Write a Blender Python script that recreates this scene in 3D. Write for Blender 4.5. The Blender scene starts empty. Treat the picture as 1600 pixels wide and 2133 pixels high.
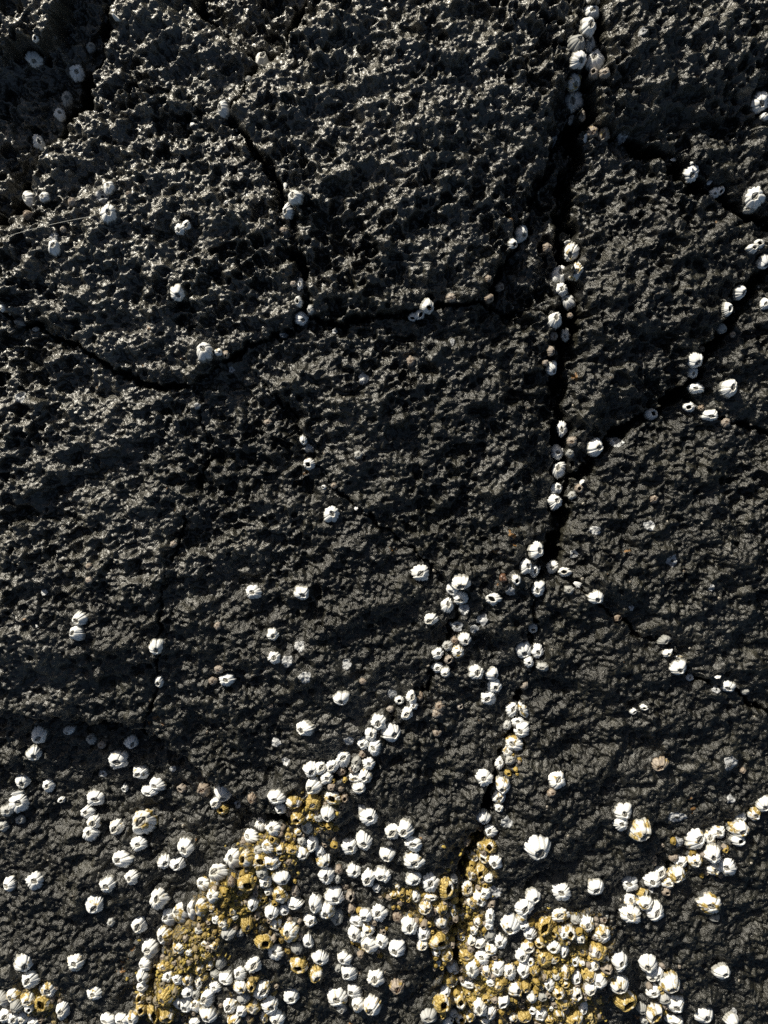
import bpy, math, random
import numpy as np
from mathutils import Vector, Matrix, Quaternion

random.seed(7)
rng = np.random.default_rng(11)
scene = bpy.context.scene
C = scene.collection

# ------------------------------------------------------------------ camera, sky, sun, exposure
W0, H0 = 1600.0, 2133.0            # photograph, pixels
FPX = 1640.0                       # focal length in those pixels
PITCH = math.radians(8.0)
DIST = 0.41                        # metres from the lens to the rock along the optical axis
cam_d = bpy.data.cameras.new('camera')
cam_d.sensor_fit = 'VERTICAL'
cam_d.sensor_height = 36.0
cam_d.lens = 36.0 * FPX / H0
cam_d.clip_start = 0.01
cam_d.clip_end = 50.0
cam = bpy.data.objects.new('camera', cam_d)
C.objects.link(cam)
cam.rotation_euler = (-PITCH, 0, 0)
cam.location = (0, DIST * math.sin(PITCH), DIST * math.cos(PITCH))
scene.camera = cam

SUN_EL, SUN_AZ = math.radians(20.5), math.radians(-31.0)      # azimuth from +Y (up the rock), negative to the left
sun_dir = Vector((math.sin(SUN_AZ) * math.cos(SUN_EL), math.cos(SUN_AZ) * math.cos(SUN_EL), math.sin(SUN_EL)))
world = bpy.data.worlds.new('World')
scene.world = world
world.use_nodes = True
wn = world.node_tree
wn.nodes.clear()
sky = wn.nodes.new('ShaderNodeTexSky')
sky.sky_type = 'NISHITA'
sky.sun_disc = False
sky.dust_density = 2.5
sky.sun_elevation = SUN_EL
sky.sun_rotation = SUN_AZ
bg = wn.nodes.new('ShaderNodeBackground')
bg.inputs['Strength'].default_value = 0.05
wo = wn.nodes.new('ShaderNodeOutputWorld')
wn.links.new(sky.outputs[0], bg.inputs[0])
wn.links.new(bg.outputs[0], wo.inputs[0])
sun_l = bpy.data.lights.new('sun', 'SUN')
sun_l.energy = 5.0
sun_l.angle = math.radians(0.5)
sun_l.color = (1.0, 0.945, 0.82)
sun = bpy.data.objects.new('sun', sun_l)
C.objects.link(sun)
sun.rotation_euler = sun_dir.to_track_quat('Z', 'Y').to_euler()
scene.view_settings.view_transform = 'Standard'
scene.view_settings.look = 'None'
scene.view_settings.gamma = 1.0
scene.view_settings.use_curve_mapping = False
scene.view_settings.exposure = 0.45
scene.render.engine = 'CYCLES'
scene.cycles.max_bounces = 5
scene.cycles.use_denoising = False

# ------------------------------------------------------------------ picture pixel <-> place on the rock
cp, sp = math.cos(PITCH), math.sin(PITCH)
CY, CZ = cam.location.y, cam.location.z

def to_plane(px, py, z=0.0):
    """world x, y where the sight line through a pixel meets height z, and its depth"""
    a = (np.asarray(px, float) - W0 / 2) / FPX
    b = -(np.asarray(py, float) - H0 / 2) / FPX
    dy = b * cp - sp
    dz = -b * sp - cp
    t = (z - CZ) / dz
    return a * t, CY + dy * t, t

def to_px(x, y, z=0.0):
    vy, vz = y - CY, z - CZ
    up = vy * cp - vz * sp
    dep = -(vy * sp + vz * cp)
    return W0 / 2 + FPX * x / dep, H0 / 2 - FPX * up / dep

MM = 0.001
# ------------------------------------------------------------------ noise
def _perm(seed):
    r = np.random.default_rng(seed)
    p = r.permutation(512)
    return np.concatenate([p, p]), r.random((512, 3))

def perlin(x, y, seed=0):
    p, rr = _perm(seed)
    g = rr[:, 0] * 2 * np.pi
    gx, gy = np.cos(g), np.sin(g)
    xi = np.floor(x).astype(np.int64); yi = np.floor(y).astype(np.int64)
    xf = x - xi; yf = y - yi
    u = xf ** 3 * (xf * (xf * 6 - 15) + 10); v = yf ** 3 * (yf * (yf * 6 - 15) + 10)
    def dot(ix, iy, fx, fy):
        h = p[(p[ix & 511] + iy) & 511]
        return gx[h] * fx + gy[h] * fy
    a = dot(xi, yi, xf, yf); b = dot(xi + 1, yi, xf - 1, yf)
    c = dot(xi, yi + 1, xf, yf - 1); d = dot(xi + 1, yi + 1, xf - 1, yf - 1)
    a = a + u * (b - a); c = c + u * (d - c)
    return (a + v * (c - a)) * 1.5

def fbm(x, y, octaves=4, seed=0, gain=0.5, lac=2.03):
    s = 0; a = 1.0
    for k in range(octaves):
        s = s + a * perlin(x + 17.3 * k, y - 9.1 * k, seed + k)
        x = x * lac; y = y * lac; a *= gain
    return s

def worley(x, y, seed=0, jitter=0.9):
    """distance to the nearest feature point and that point's random number"""
    p, rr = _perm(seed)
    xi = np.floor(x).astype(np.int64); yi = np.floor(y).astype(np.int64)
    best = np.full(x.shape, 9.0); rid = np.zeros(x.shape)
    for dx in (-1, 0, 1):
        for dy in (-1, 0, 1):
            h = p[(p[(xi + dx) & 511] + yi + dy) & 511]
            qx = xi + dx + 0.5 + (rr[h, 0] - 0.5) * jitter - x
            qy = yi + dy + 0.5 + (rr[h, 1] - 0.5) * jitter - y
            d = qx * qx + qy * qy
            m = d < best
            best = np.where(m, d, best); rid = np.where(m, rr[h, 2], rid)
    return np.sqrt(best), rid

def sstep(a, b, x):
    t = np.clip((x - a) / (b - a), 0, 1)
    return t * t * (3 - 2 * t)

# ------------------------------------------------------------------ cracks: (points in picture px, half width px, depth mm, softness)
CRACKS = [
    # long upright crack
    ([(1246, -300), (1240, 0), (1236, 60), (1226, 150), (1215, 230), (1200, 300), (1190, 380), (1181, 450), (1184, 520), (1190, 600),
      (1180, 680), (1174, 760), (1167, 850), (1172, 900), (1176, 960), (1168, 1040), (1160, 1110), (1150, 1180)], 15, 20),
    ([(1150, 1180), (1122, 1212), (1106, 1290), (1110, 1370), (1090, 1440), (1060, 1540), (1040, 1600), (1020, 1670)], 6, 6),
    ([(1020, 1670), (1003, 1740), (975, 1810), (960, 1900), (955, 1990), (950, 2060), (940, 2450)], 10, 12),
    ([(1196, 250), (1150, 320), (1118, 410), (1090, 480), (1045, 560), (1022, 640)], 7, 8),
    # trench at the upper left
    ([(270, -300), (222, 30), (196, 130), (160, 215), (100, 290), (58, 350), (25, 425), (-60, 500), (-300, 620)], 12, 20),
    ([(-300, 190), (0, 118), (70, 105), (125, 70), (140, 0), (170, -300)], 4, 1),
    # notch at the top
    ([(380, -300), (402, 0), (450, 50), (500, 92), (548, 128)], 7, 10),
    ([(700, -300), (640, -20), (606, 60), (578, 108), (548, 128)], 9, 10),
    ([(548, 128), (505, 180), (472, 232), (500, 280), (545, 330), (576, 372), (598, 440), (616, 500), (631, 560), (634, 620), (640, 664)], 5.2, 7.9),
    # across, from the left edge to the long crack
    ([(-300, 520), (-100, 590), (0, 645), (60, 678), (130, 714), (220, 760), (300, 800), (345, 814), (395, 802)], 6, 9),
    ([(395, 802), (432, 776), (480, 742), (540, 716), (600, 692), (640, 666), (700, 668), (770, 674), (830, 668), (880, 652), (920, 632)], 5, 7),
    ([(920, 632), (1000, 637), (1060, 650), (1130, 652), (1182, 655)], 3.5, 6),
    ([(398, 800), (412, 850), (440, 930), (430, 990), (395, 1050), (375, 1110), (350, 1180), (342, 1260), (334, 1330), (330, 1420), (290, 1540)], 2.6, 4),
    ([(500, 730), (560, 800), (620, 880), (650, 960), (700, 1020), (770, 1080), (830, 1122), (880, 1162), (920, 1202), (965, 1245)], 1.8, 3),
    # right side
    ([(1210, 272), (1300, 292), (1380, 332), (1440, 378), (1500, 410), (1550, 446), (1600, 468), (1950, 560)], 8, 11),
    ([(1950, 420), (1640, 520), (1580, 585), (1525, 660), (1482, 722), (1432, 812), (1380, 852), (1290, 892), (1240, 950), (1200, 1000), (1166, 1070)], 10, 13),
    ([(1432, 812), (1500, 872), (1600, 902), (1950, 980)], 3, 5),
    ([(1150, 1186), (1200, 1220), (1250, 1262), (1320, 1312), (1400, 1356), (1450, 1412), (1520, 1436), (1600, 1484), (1950, 1640)], 3.2, 5),
    # lower left ledge, barnacle grooves
    ([(-300, 1400), (0, 1484), (60, 1504), (150, 1516), (250, 1522), (320, 1556), (390, 1602), (450, 1650), (530, 1700), (606, 1712)], 6, 8),
    ([(965, 1245), (935, 1310), (915, 1400), (860, 1448), (800, 1508), (752, 1568), (690, 1630), (610, 1700), (530, 1770), (440, 1850), (350, 1950), (315, 2050), (300, 2450)], 5, 3),
    ([(1950, 1560), (1600, 1672), (1500, 1735), (1440, 1785), (1340, 1855), (1250, 1925), (1200, 1990), (1150, 2450)], 6, 3),
]
CRACK_DEAD = {19, 20}     # soft grooves: still part lines between blocks

# blocks: a point inside (px), raise in mm, slope x, slope y (mm per 100 px)
BLOCKS = [
    ((20, 40), 10.0, 0, 0), ((60, 240), -8.0, 0.5, 0.0), ((360, 560), 4.0, 0, 0), ((520, 40), -8.0, 0, 0), ((850, 300), 6.0, 0.0, 0),
    ((1150, 500), -3.0, 0, 0), ((150, 950), 0.5, 0, 0), ((520, 1250), -1.5, 0, 0), ((850, 850), 1.5, 0, 0), ((1420, 150), 7.5, 0, 0),
    ((1330, 620), 3.0, 0, 0), ((1560, 750), 1.0, 0, 0), ((1450, 1100), 0.5, 0, 0), ((1300, 1500), 0.0, 0, 0), ((900, 1600), 0.5, 0, 0),
    ((1450, 2000), 0.0, 0, 0), ((150, 1800), -7.0, 0, 0), ((750, 2000), -0.5, 0, 0),
]

# ------------------------------------------------------------------ the barnacles of the photograph
# zone: (where it is, axis used to order, how deep it sits in mm, [x, y, width, height, kind] in picture px)
# kinds: W white, Y with mustard crust, M partly crusted, B small brown, E empty open ring, D dull grey, G pale scar, F broken piece, S snail
Z = []
def zone(where, axis, txt, sink=0.0, group=None):
    items = []
    for tok in txt.split(';'):
        tok = tok.strip()
        if not tok:
            continue
        f = tok.split()
        x, y, w = float(f[0]), float(f[1]), float(f[2])
        h = float(f[3]) if len(f) > 3 and f[3][0].isdigit() else w
        k = f[-1] if f[-1].isalpha() else 'W'
        items.append((x, y, w, h, k))
    Z.append((where, axis, items, sink, group or 'barnacles ' + where))

zone('in the shaded trench at the upper left', 'v', '70 122 36 28;97 105 14 E;238 22 20 28 F;189 98 20 D;162 154 30 34;139 205 24 30 D;124 238 24 26;80 296 24 32', 2)
zone('around the trench end at the left edge', 'v', '60 413 26 34;92 410 22;150 421 18 B;57 447 20 B;131 478 13 B', 0)
zone('on the upper left slab', 'v', '226 391 24 28;211 408 26 30 G;225 444 32 40;374 477 24;388 469 20;112 516 26 32;111 493 20 G;268 405 13 B;369 610 30 34;408 264 18 12 F;470 420 12 G', 0)
zone('along the thin crack below the top notch', 'v', '544 124 28 34;518 166 14 D;466 227 24 34;615 411 34 30;600 440 24 32;594 394 12 16 F;592 480 18 14 B;611 591 13 B;625 592 14 28;622 628 16 24 E;647 645 14 20 D;628 663 30 28;590 698 20 12 G', -0.5)
zone('at the top end of the long upright crack', 'v', '1234 1 30 18;1232 24 36 30;1226 55 34 38;1203 90 34 38 D;1229 92 24 36 D;1206 124 34 36;1246 118 40 44;1238 152 22 B;1261 151 22 B;1197 170 30 36 M;1196 208 40 44;1213 241 14 22 B;1190 249 14 20 D;1235 274 26 24 O;1259 279 26 30 O;1216 284 12 28 F;1298 284 22 G;1157 288 12 18 G', 0.5)
zone('in the long crack beside the narrow slab', 'v', '1086 487 28 36;1068 508 20 E;1141 515 22 18 B;1178 493 18 30 F;1191 525 32 38 M;1166 573 36 42;1197 567 28 38 M;1170 603 28 30;1184 628 26 34', 1)
zone('in the long crack beside the central slab', 'v', '1157 667 30 34;1188 657 12 B;1153 700 20 B;1178 698 18 28 D;1148 731 16 20 B;1137 756 14 B;1150 767 24 30;1171 893 22 34;1192 920 22 B;1161 942 30 32;1188 945 18 D;1165 979 28 36;1159 1018 28 24;1156 1045 34 32;1192 1032 18 D', 1.5)
zone('on the upper right slab and its right edge', 'v', '1340 65 16 G;1585 212 36 42;1593 243 18 16', 0)
zone('along the slanting crack under the upper right slab', 'h', '1395 335 24 12 F;1442 360 30 36;1449 339 14 12 F;1489 402 20 24;1502 396 17 E;1488 380 18 F;1574 412 40 44;1557 437 26 20 D;1567 518 24 20 E;1582 508 22 20 E;1592 545 28 30', 1)
zone('along the crack that descends from the right edge', 'v', '1542 609 28 30;1516 644 22 28 E;1504 684 26 20 D;1527 697 12 B;1461 727 13 B;1593 632 20 26;1449 750 34 32;1443 775 24 28;1451 809 32 24;1520 809 36 38;1436 848 26 20 E;1456 850 13 B;1480 865 34 26;1512 881 20 B;1357 863 28 26 E;1240 932 36 38;1286 922 30 22 G;1207 1018 19 B;1224 1010 22 F', 1)
zone('on the ridge in the middle of the cross crack', 'h', '890 638 28 32 E;860 660 20 18 E;874 655 22 E;940 620 22 18 B;1018 580 14 B;1042 598 20 B;1020 622 20 B', -1)
zone('at the left end of the diagonal crack', 'h', '5 642 12 16;41 672 26 12 D;74 686 16 10 D;41 828 24 26 G', 0)
zone('where the diagonal crack meets the cross crack', 'h', '425 733 36 40;455 734 17 M;470 739 16 B;411 846 14 18 G;482 770 14 G', 0)
zone('on the central slab', 'v', '757 789 24 28 G;856 752 18 22 B;943 712 10 20 G;747 948 20 18 D;697 690 12 G', 0)
zone('along the hairline crack down the central slab', 'v', '558 880 17 14 B;632 917 15 22;643 935 24 20 G;644 967 25 E;675 1015 11 E;696 1012 13 B;747 1062 14 F', 0)
zone('on the slab below the diagonal crack', 'v', '185 1180 14 B;185 1209 16 B;361 1134 14 B;166 1290 34 32;160 1320 34 34;83 1303 12 F;90 1235 16 G;325 1348 30 38;332 1420 18 28 E', 0)
zone('on the bare slab left of the middle', 'v', '690 1072 34 36;528 1234 34 34;628 1236 32 34;453 1304 15 18 B;568 1322 26 28;571 1371 28 28;598 1379 27 G;624 1347 26 G;635 1412 30 G;456 1395 20 B;443 1419 18 20 B;472 1417 34 30;722 1385 22 26 G;756 1420 15 B;563 1472 13 B;711 1455 34 34;635 1518 40 32;575 1547 24 20 G;595 1587 18 G;727 1544 26 G', 0)
zone('where the hairline crack reaches the groove', 'v', '876 1194 40 36;960 1213 42 34;943 1227 28 36;960 1246 34 32;932 1262 28 34;967 1269 26 G;1028 1248 32 28 E;898 1290 30 28;952 1305 30 26 G;1005 1292 28 G;988 1310 22 G', 1)
zone('below that knot in the groove', 'v', '968 1331 28 30;948 1335 16 18 B;933 1346 24 D;954 1358 26 30 M;912 1362 26 26;935 1374 20 B;912 1389 28 24;928 1401 20 24', 1)
zone('in a bent chain beside the groove', 'v', '992 1401 34 34;1025 1404 32 32;1030 1430 34 32;1018 1455 34 34', 0)
zone('where the long and lower right cracks meet', 'v', '1118 1146 34 38 ;1096 1181 26 34;1127 1178 16 24 F;1112 1190 26 28;1152 1182 28 28;1076 1208 20 26 E;1064 1233 22 24 G;1122 1227 28 38;1177 1192 28 20 E;1196 1215 24 18 F;1186 1229 22 20 D', 1)
zone('along the crack running to the lower right', 'h', '1242 1245 36 30;1286 1287 18 20 B;1316 1267 14 G;1385 1333 30 18 D;1391 1360 24 18 M;1412 1370 20 14 M;1414 1391 38 34;1437 1411 18;1490 1417 24 12 F;1517 1430 32 30;1493 1437 18 G;1553 1441 20 16 D', 0)
zone('on the right slab below the long crack', 'h', '1363 1040 18 B;1240 1105 28 22 G;1353 1095 28 24 G;1197 1155 18 22 G;1400 1168 26 30 G;1483 1225 14 18 G', 0)
zone('at the narrowing of the long crack', 'v', '1110 1308 22 24 E;1092 1354 38 42;1122 1359 26 36;1102 1380 20 28;1131 1390 28 20 D;1093 1429 16 20 B', 1)
zone('on the bare lower right slab', 'h', '1342 1474 18 14 E;1319 1482 16 14 E;1375 1592 34 28 O;1522 1590 34 40 G;1548 1606 13 B;1160 1625 36 40;1150 1652 20 16 B;1120 1765 56 56;1410 1702 46 26 G;1415 1755 24 G;1522 1666 20 G', 0)
zone('in the chain of the lower long crack', 'v', '1068 1479 30 34;1090 1480 20 36 M;1078 1502 26 26;1057 1511 16 22 D;1088 1521 32 34;1072 1548 36 38 M;1055 1557 20 24 M;1041 1590 20 28;1063 1585 20 D;1009 1621 36 34;1048 1636 30 38 M;1040 1662 28 32 M;1040 1684 18;1008 1702 32 34;1001 1723 18 B;1023 1732 26 30;1055 1715 30 28 G', 1)
zone('in the upper part of the groove chain', 'v', '817 1445 24 G;832 1459 20 E;857 1453 22 32;874 1451 16 24 B;813 1477 16 B;848 1487 24 32;862 1470 18;916 1474 22 24 B;910 1487 20 B;958 1472 16 B;911 1527 18 B;789 1505 32 34;815 1527 38 42;772 1530 28 30;757 1548 26 28;780 1558 26 38;756 1571 16 B', 0)
zone('in the lower part of the groove chain', 'v', '715 1582 32 36;743 1586 20 D;768 1592 26 26;712 1607 20 B;735 1603 16 B;740 1600 20 D;760 1618 30 32;740 1620 26 M;748 1642 28 26;648 1603 32 36;668 1600 26 30;692 1597 26 28;655 1637 34 38;680 1622 26 28;690 1640 16 B', 0)
zone('in the dark hollow under the left ledge', 'h', '80 1532 32 38;70 1571 30 32;144 1521 28 18;273 1546 28 30;245 1584 38 44;190 1540 22 D;212 1552 18 B;46 1627 30 34;101 1637 26 30;28 1650 30 20 F;38 1675 38 42;14 1690 26 D;42 1708 20 D;6 1722 22 D;128 1666 16 14 E;260 1642 14 20 E;214 1612 22 16 G;360 1602 16 G', 0)
zone('in the open left of the mustard band', 'v', '293 1610 34 32;327 1634 34 30;311 1648 34 24;378 1643 20 B;199 1664 36 36;182 1693 30 28;195 1713 28 30 M;188 1738 34 30;243 1724 30 34;300 1715 52 54 M;289 1758 32 32', 0)
zone('in the lower left field of lone barnacles', 'v', '254 1792 46 36;386 1766 34 40;342 1797 28 32;369 1800 34 30;274 1829 30 30;20 1842 26 32;72 1837 36 36;223 1845 32 34;195 1885 38 40;231 1921 16 18 D;330 1875 38 42;290 1927 32 38;48 2007 36 40;156 2007 34 36;196 2070 30 30', 0)
zone('in the clump at the lower left corner', 'v', '62 2043 36 38;28 2073 32 30 M;57 2085 28 36 M;100 2062 36 40 M;88 2092 34 36 Y;33 2097 26 D;60 2101 20 E;6 2082 26 42 D;130 2105 28 42;10 2117 32 28;28 2124 26 30;48 2120 24 28;70 2128 26 20', 0)
zone('left of the mustard band top', 'v', '424 1647 28 30 B;465 1650 36 46;450 1674 24 26;464 1687 26 24 Y;495 1675 16 G;525 1665 18 26 B', 0)
zone('at the top of the mustard band', 'v', '576 1662 36 32;585 1685 24 24;612 1672 34 30 Y;652 1676 34 38 Y;693 1664 36 30 Y;718 1662 16 24 B;683 1695 30 34;665 1703 22 D;645 1702 18 Y;620 1705 28 28 Y;603 1693 16 18 B;640 1724 24 30 D', 0)
zone('on the left flank of the mustard band top', 'v', '575 1708 34 28 M;562 1720 24 Y;544 1718 26 28;524 1742 34 34;542 1760 20 D;600 1742 20 26 Y;583 1738 14 B;570 1750 20 24 Y;558 1766 28 28 M;584 1768 24 26 Y;608 1770 28 24 Y;630 1778 28 30 M;629 1753 18 D;650 1758 28 40;667 1775 20 28;622 1733 18 Y', 0)
zone('between the mustard band and the middle clump', 'v', '768 1704 36 40;755 1686 22 G;758 1752 32 44;728 1765 34 40;673 1793 30 32 M;680 1825 34 40;706 1813 16 22 B;703 1832 14 20 D;737 1815 30 32;720 1847 14 B;730 1868 20 24 B;732 1893 18 24 B;768 1830 30 40;795 1822 30 30;785 1850 16 20 E', 0)
zone('on the upper shoulder of the mustard band', 'v', '517 1775 28 34 Y;486 1790 38 42;540 1797 30 34 Y;566 1797 38 40 M;545 1817 26 D;586 1828 36 32;455 1820 40 38;449 1834 22 28 M;424 1842 34 30;443 1867 26 28;512 1840 40 40 Y;482 1838 14 22 B;410 1870 18 B;553 1837 26 30 M;560 1857 18;583 1865 38 36 Y;615 1857 18 28 B;548 1872 18 Y;532 1860 12 20 B', 0)
zone('on the outer left rim of the mustard band', 'v', '352 1912 30 38;378 1903 38 44 M;402 1893 20 42;420 1893 28 36 Y;441 1893 14 Y;343 1950 34 42 M;312 1977 34 42;302 2010 24 30;297 2035 26 34;296 2056 24 24;295 2078 22 28 Y;294 2104 24 28 Y;225 2124 32 30;254 2125 30 28;276 2122 24 28 M', 0)
zone('in the middle of the mustard band', 'v', '485 1897 18 28 Y;526 1885 24 32;513 1925 28 36 Y;450 1915 18 22;463 1925 20 30 M;475 1945 32 28 D;372 1975 28 28 Y;393 1985 16 18 M;430 1988 22 26 Y;445 1994 13 B;350 1958 22 B;343 2013 30 24 Y;447 1970 22 Y;427 1965 16 M;565 1900 30 30;592 1895 26 26;575 1926 26 30 M;414 1938 18 D;490 1910 14 D;500 1945 16 D', 0)
zone('on the lower half of the mustard band', 'v', '350 2034 24 30;369 2040 22 28;390 2041 28 30 Y;415 2018 30 32 Y;460 2006 20 34 D;447 2030 22 16 D;470 2040 30 30;448 2058 24 24;413 2047 16 36 M;390 2066 26 28;407 2070 22 D;433 2080 26 38;345 2078 34 36 Y;318 2108 26 44 Y;346 2116 32 36 Y;371 2090 20 32;388 2093 30 36;408 2095 26 30 M;433 2115 38 38;405 2128 24 16;437 2010 18 26 Y;425 2035 18 Y', 0)
zone('right of the mustard band above the bottom edge', 'v', '500 2030 26 28;528 2012 34 32;480 2095 30 36;500 2057 28 28 M;522 2055 18 28 Y;507 2080 26 26 D;545 2065 34 46 M;503 2108 24 26;487 2126 28 22 Y;527 2100 30 30 Y;562 2096 34 44;577 2120 34 30;550 2120 18 26 Y;607 2075 34 36', 0)
zone('in the loose group beside the middle clump', 'v', '697 1868 42 38;657 1883 28 44;646 1917 28 30 M;681 1898 34 40 M;702 1910 28 40 D;614 1882 34 28;603 1943 40 42 M;624 1950 14 24 B;641 1962 22 36;618 1977 22 26 D;550 1963 40 34 Y;573 1985 36 32;667 1997 32 42;623 2011 38 36 Y;657 2030 28 36 Y', 0)
zone('in the upright row at the bottom middle', 'v', '718 1998 32 32;728 2028 34 38;705 2018 14 22 D;783 2040 36 34;739 2066 32 38;746 2093 26 36;703 2078 42 44 M;712 2102 20 D;776 2096 38 46 M;827 2057 32 32 O', 0)
zone('in the white cluster of the middle clump', 'v', '790 1903 34 40;762 1908 30 34;743 1918 30 30;768 1935 28 30 M;738 1945 28 36;752 1952 22 28;770 1970 36 38 M;795 1962 28 36;828 1975 36 42;828 1912 20 26 B;853 1930 36 40;883 1945 28 36;880 1969 24 26 M', 0)
zone('around the white pair left of the lower crack', 'v', '818 1733 30 36;845 1729 34 38;807 1779 34 34;862 1760 38 32;863 1796 44 38 M;803 1827 22 30;862 1832 34 36;897 1841 36 42;820 1863 18 Y;836 1858 20 26 Y;853 1861 18 24 Y;828 1848 10 Y;867 1868 20 30 M;898 1870 28 20 M', 0)
zone('in the yellow tongue of the lower crack', 'v', '1003 1755 22 22 Y;1021 1765 28 30 Y;988 1790 22 24 Y;1010 1788 24 24 Y;1033 1796 28 32;983 1819 22 36 Y;1005 1816 24 30 Y;1018 1830 20;974 1848 28 36 Y;930 1852 32 46 Y;945 1832 20 D;1001 1872 30 38 M;1012 1862 22 28;1030 1858 36 32 G', 0)
zone('on the left bank of the lower crack', 'v', '886 1890 28 32 M;904 1900 16 22 B;920 1893 28 28 Y;918 1922 28 32 Y;944 1898 14 30 M;912 1960 44 40 Y;908 1982 20 M;933 1972 20 Y;931 1991 26 28 Y;914 2006 14 G', 0)
zone('on the right bank of the lower crack', 'v', '984 1880 26 28 Y;967 1903 26 26 Y;962 1921 22 Y;961 1937 22 Y;962 1953 18 M;957 1966 14 Y;998 1920 20 26 M;988 1938 18 22 M;1021 1910 20 36;1019 1928 20;1021 1948 26 28 D;984 1958 20 26 M;1002 1963 22 30;1024 1978 26 26 M;1043 1963 26 34;972 1990 32 28 Y;1005 1996 32 32;975 1908 14 Y', 0)
zone('in the white row across the lower crack', 'h', '944 2018 26 34;985 2021 28 38;1013 2024 22 30 M;1038 2018 26 38;1063 2026 26 36;938 2042 34 34 Y;953 2056 18 Y;976 2050 28 24;1000 2053 22 24 Y;996 2067 18 Y;1023 2046 20 24;1041 2055 20 32 Y;1024 2070 18 A;928 2066 22 26', 0)
zone('at the foot of the lower crack', 'v', '922 2092 36 44 Y;960 2085 24 40 Y;983 2084 20 26 Y;1014 2081 18 Y;1049 2085 26 28 E;1000 2100 30 38;1023 2110 24 38;980 2116 24 28 Y;944 2110 18 E;960 2120 26 30 Y;933 2127 24 22;893 2118 34 36 D;975 2070 14 Y;1012 2128 20 16 M', 0)
zone('on the upper left of the lower right clump', 'v', '1111 1868 34 32;1092 1892 42 38;1087 1912 24 M;1065 1925 42 54 M;1092 1928 26 20;1105 1943 28 36;1099 1972 34 36 M;1088 1990 30 32;1092 2020 28 40;1106 2005 16 20 E;1113 2022 20 26 Y;1074 2060 34 38 M;1096 2055 22 28 Y', 0)
zone('at the top of the lower right clump', 'v', '1170 1860 38 42;1242 1850 36 40;1168 1908 38 30 M;1137 1930 32 42 Y;1154 1944 18 26 Y;1175 1945 18 26;1188 1945 26 32 Y;1209 1955 20 26;1224 1925 30 36 M;1256 1948 34 40 M;1255 1913 22 B;1262 1912 16 D;1125 1965 22 22 Y;1200 1917 22 D', 0)
zone('in the middle of the lower right clump', 'v', '1155 1973 28 28 E;1176 1981 18 36;1137 2003 36 38 Y;1120 1987 18 Y;1218 1986 28 36 Y;1246 1985 36 40 Y;1260 1997 20 M;1200 2003 18 26 E;1213 2007 13 M;1240 2012 20 26 M;1230 2034 28 32 Y;1201 2036 24 36;1250 2045 26 34;1230 2060 26 26 M;1265 2020 22 B;1177 2025 18 34 Y;1187 2010 12 Y;1155 2000 18 D;1160 2035 16 D;1178 2050 20 18 Y', 0)
zone('in the lowest part of the lower right clump', 'v', '1145 2052 22 32;1125 2055 24 24 Y;1109 2077 22 28 M;1130 2075 22 D;1165 2070 26 28 Y;1176 2090 24 26 Y;1200 2070 24 36 Y;1188 2066 16 Y;1112 2104 20 24 E;1128 2113 24 40;1143 2125 22 20 Y;1092 2116 34 26 Y;1070 2119 22 Y;1166 2110 24 30 Y;1194 2116 38 38 Y;1215 2100 20 34;1148 2098 14 M;1150 2078 14 D', 0)
zone('in the short column beside the lower right clump', 'v', '1292 2003 32 42;1290 2050 40 46 M;1304 2086 46 42 Y', 0)
zone('in the trio on the right slab', 'v', '1300 1692 36 38;1294 1717 30 32;1333 1728 42 52 M', 0)
zone('at the right end of the diagonal barnacle chain', 'v', '1592 1675 30 38;1573 1695 24 38 M;1543 1703 24 26;1538 1725 44 38 M;1538 1752 32 24 E;1497 1733 28 30;1484 1753 28 30 M;1450 1750 46 46 M;1448 1793 30 30 M;1486 1781 34 42;1488 1810 30 30 M;1516 1807 34 44', 0)
zone('in the middle of the diagonal barnacle chain', 'v', '1404 1788 18 B;1417 1795 32 26;1376 1818 28 32;1360 1835 34 34;1412 1823 34 36 M;1392 1840 26 26 M;1356 1853 12 G;1388 1858 18 B;1313 1842 32 36;1340 1862 24 30 Y;1313 1877 28 28 M;1345 1883 34 30 M;1366 1900 36 42;1315 1907 42 38 M', 0)
zone('alone on the lower right rock', 'v', '1480 1886 46 44 M;1490 1913 22 14 D;1505 2027 34 34;1466 2115 42 40;1524 2125 34 28;1527 2108 20 G', 0)
zone('in the clump right of the bottom corner column', 'v', '1350 2006 38 42;1360 2033 24 26;1372 2029 24 34;1396 2048 42 46 M;1362 2065 32 30;1385 2080 26 28 D;1408 2093 34 42 M;1338 2101 26 D;1362 2108 36 42 Y;1344 2126 20 D;1405 2126 38 24', 0)

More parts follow.
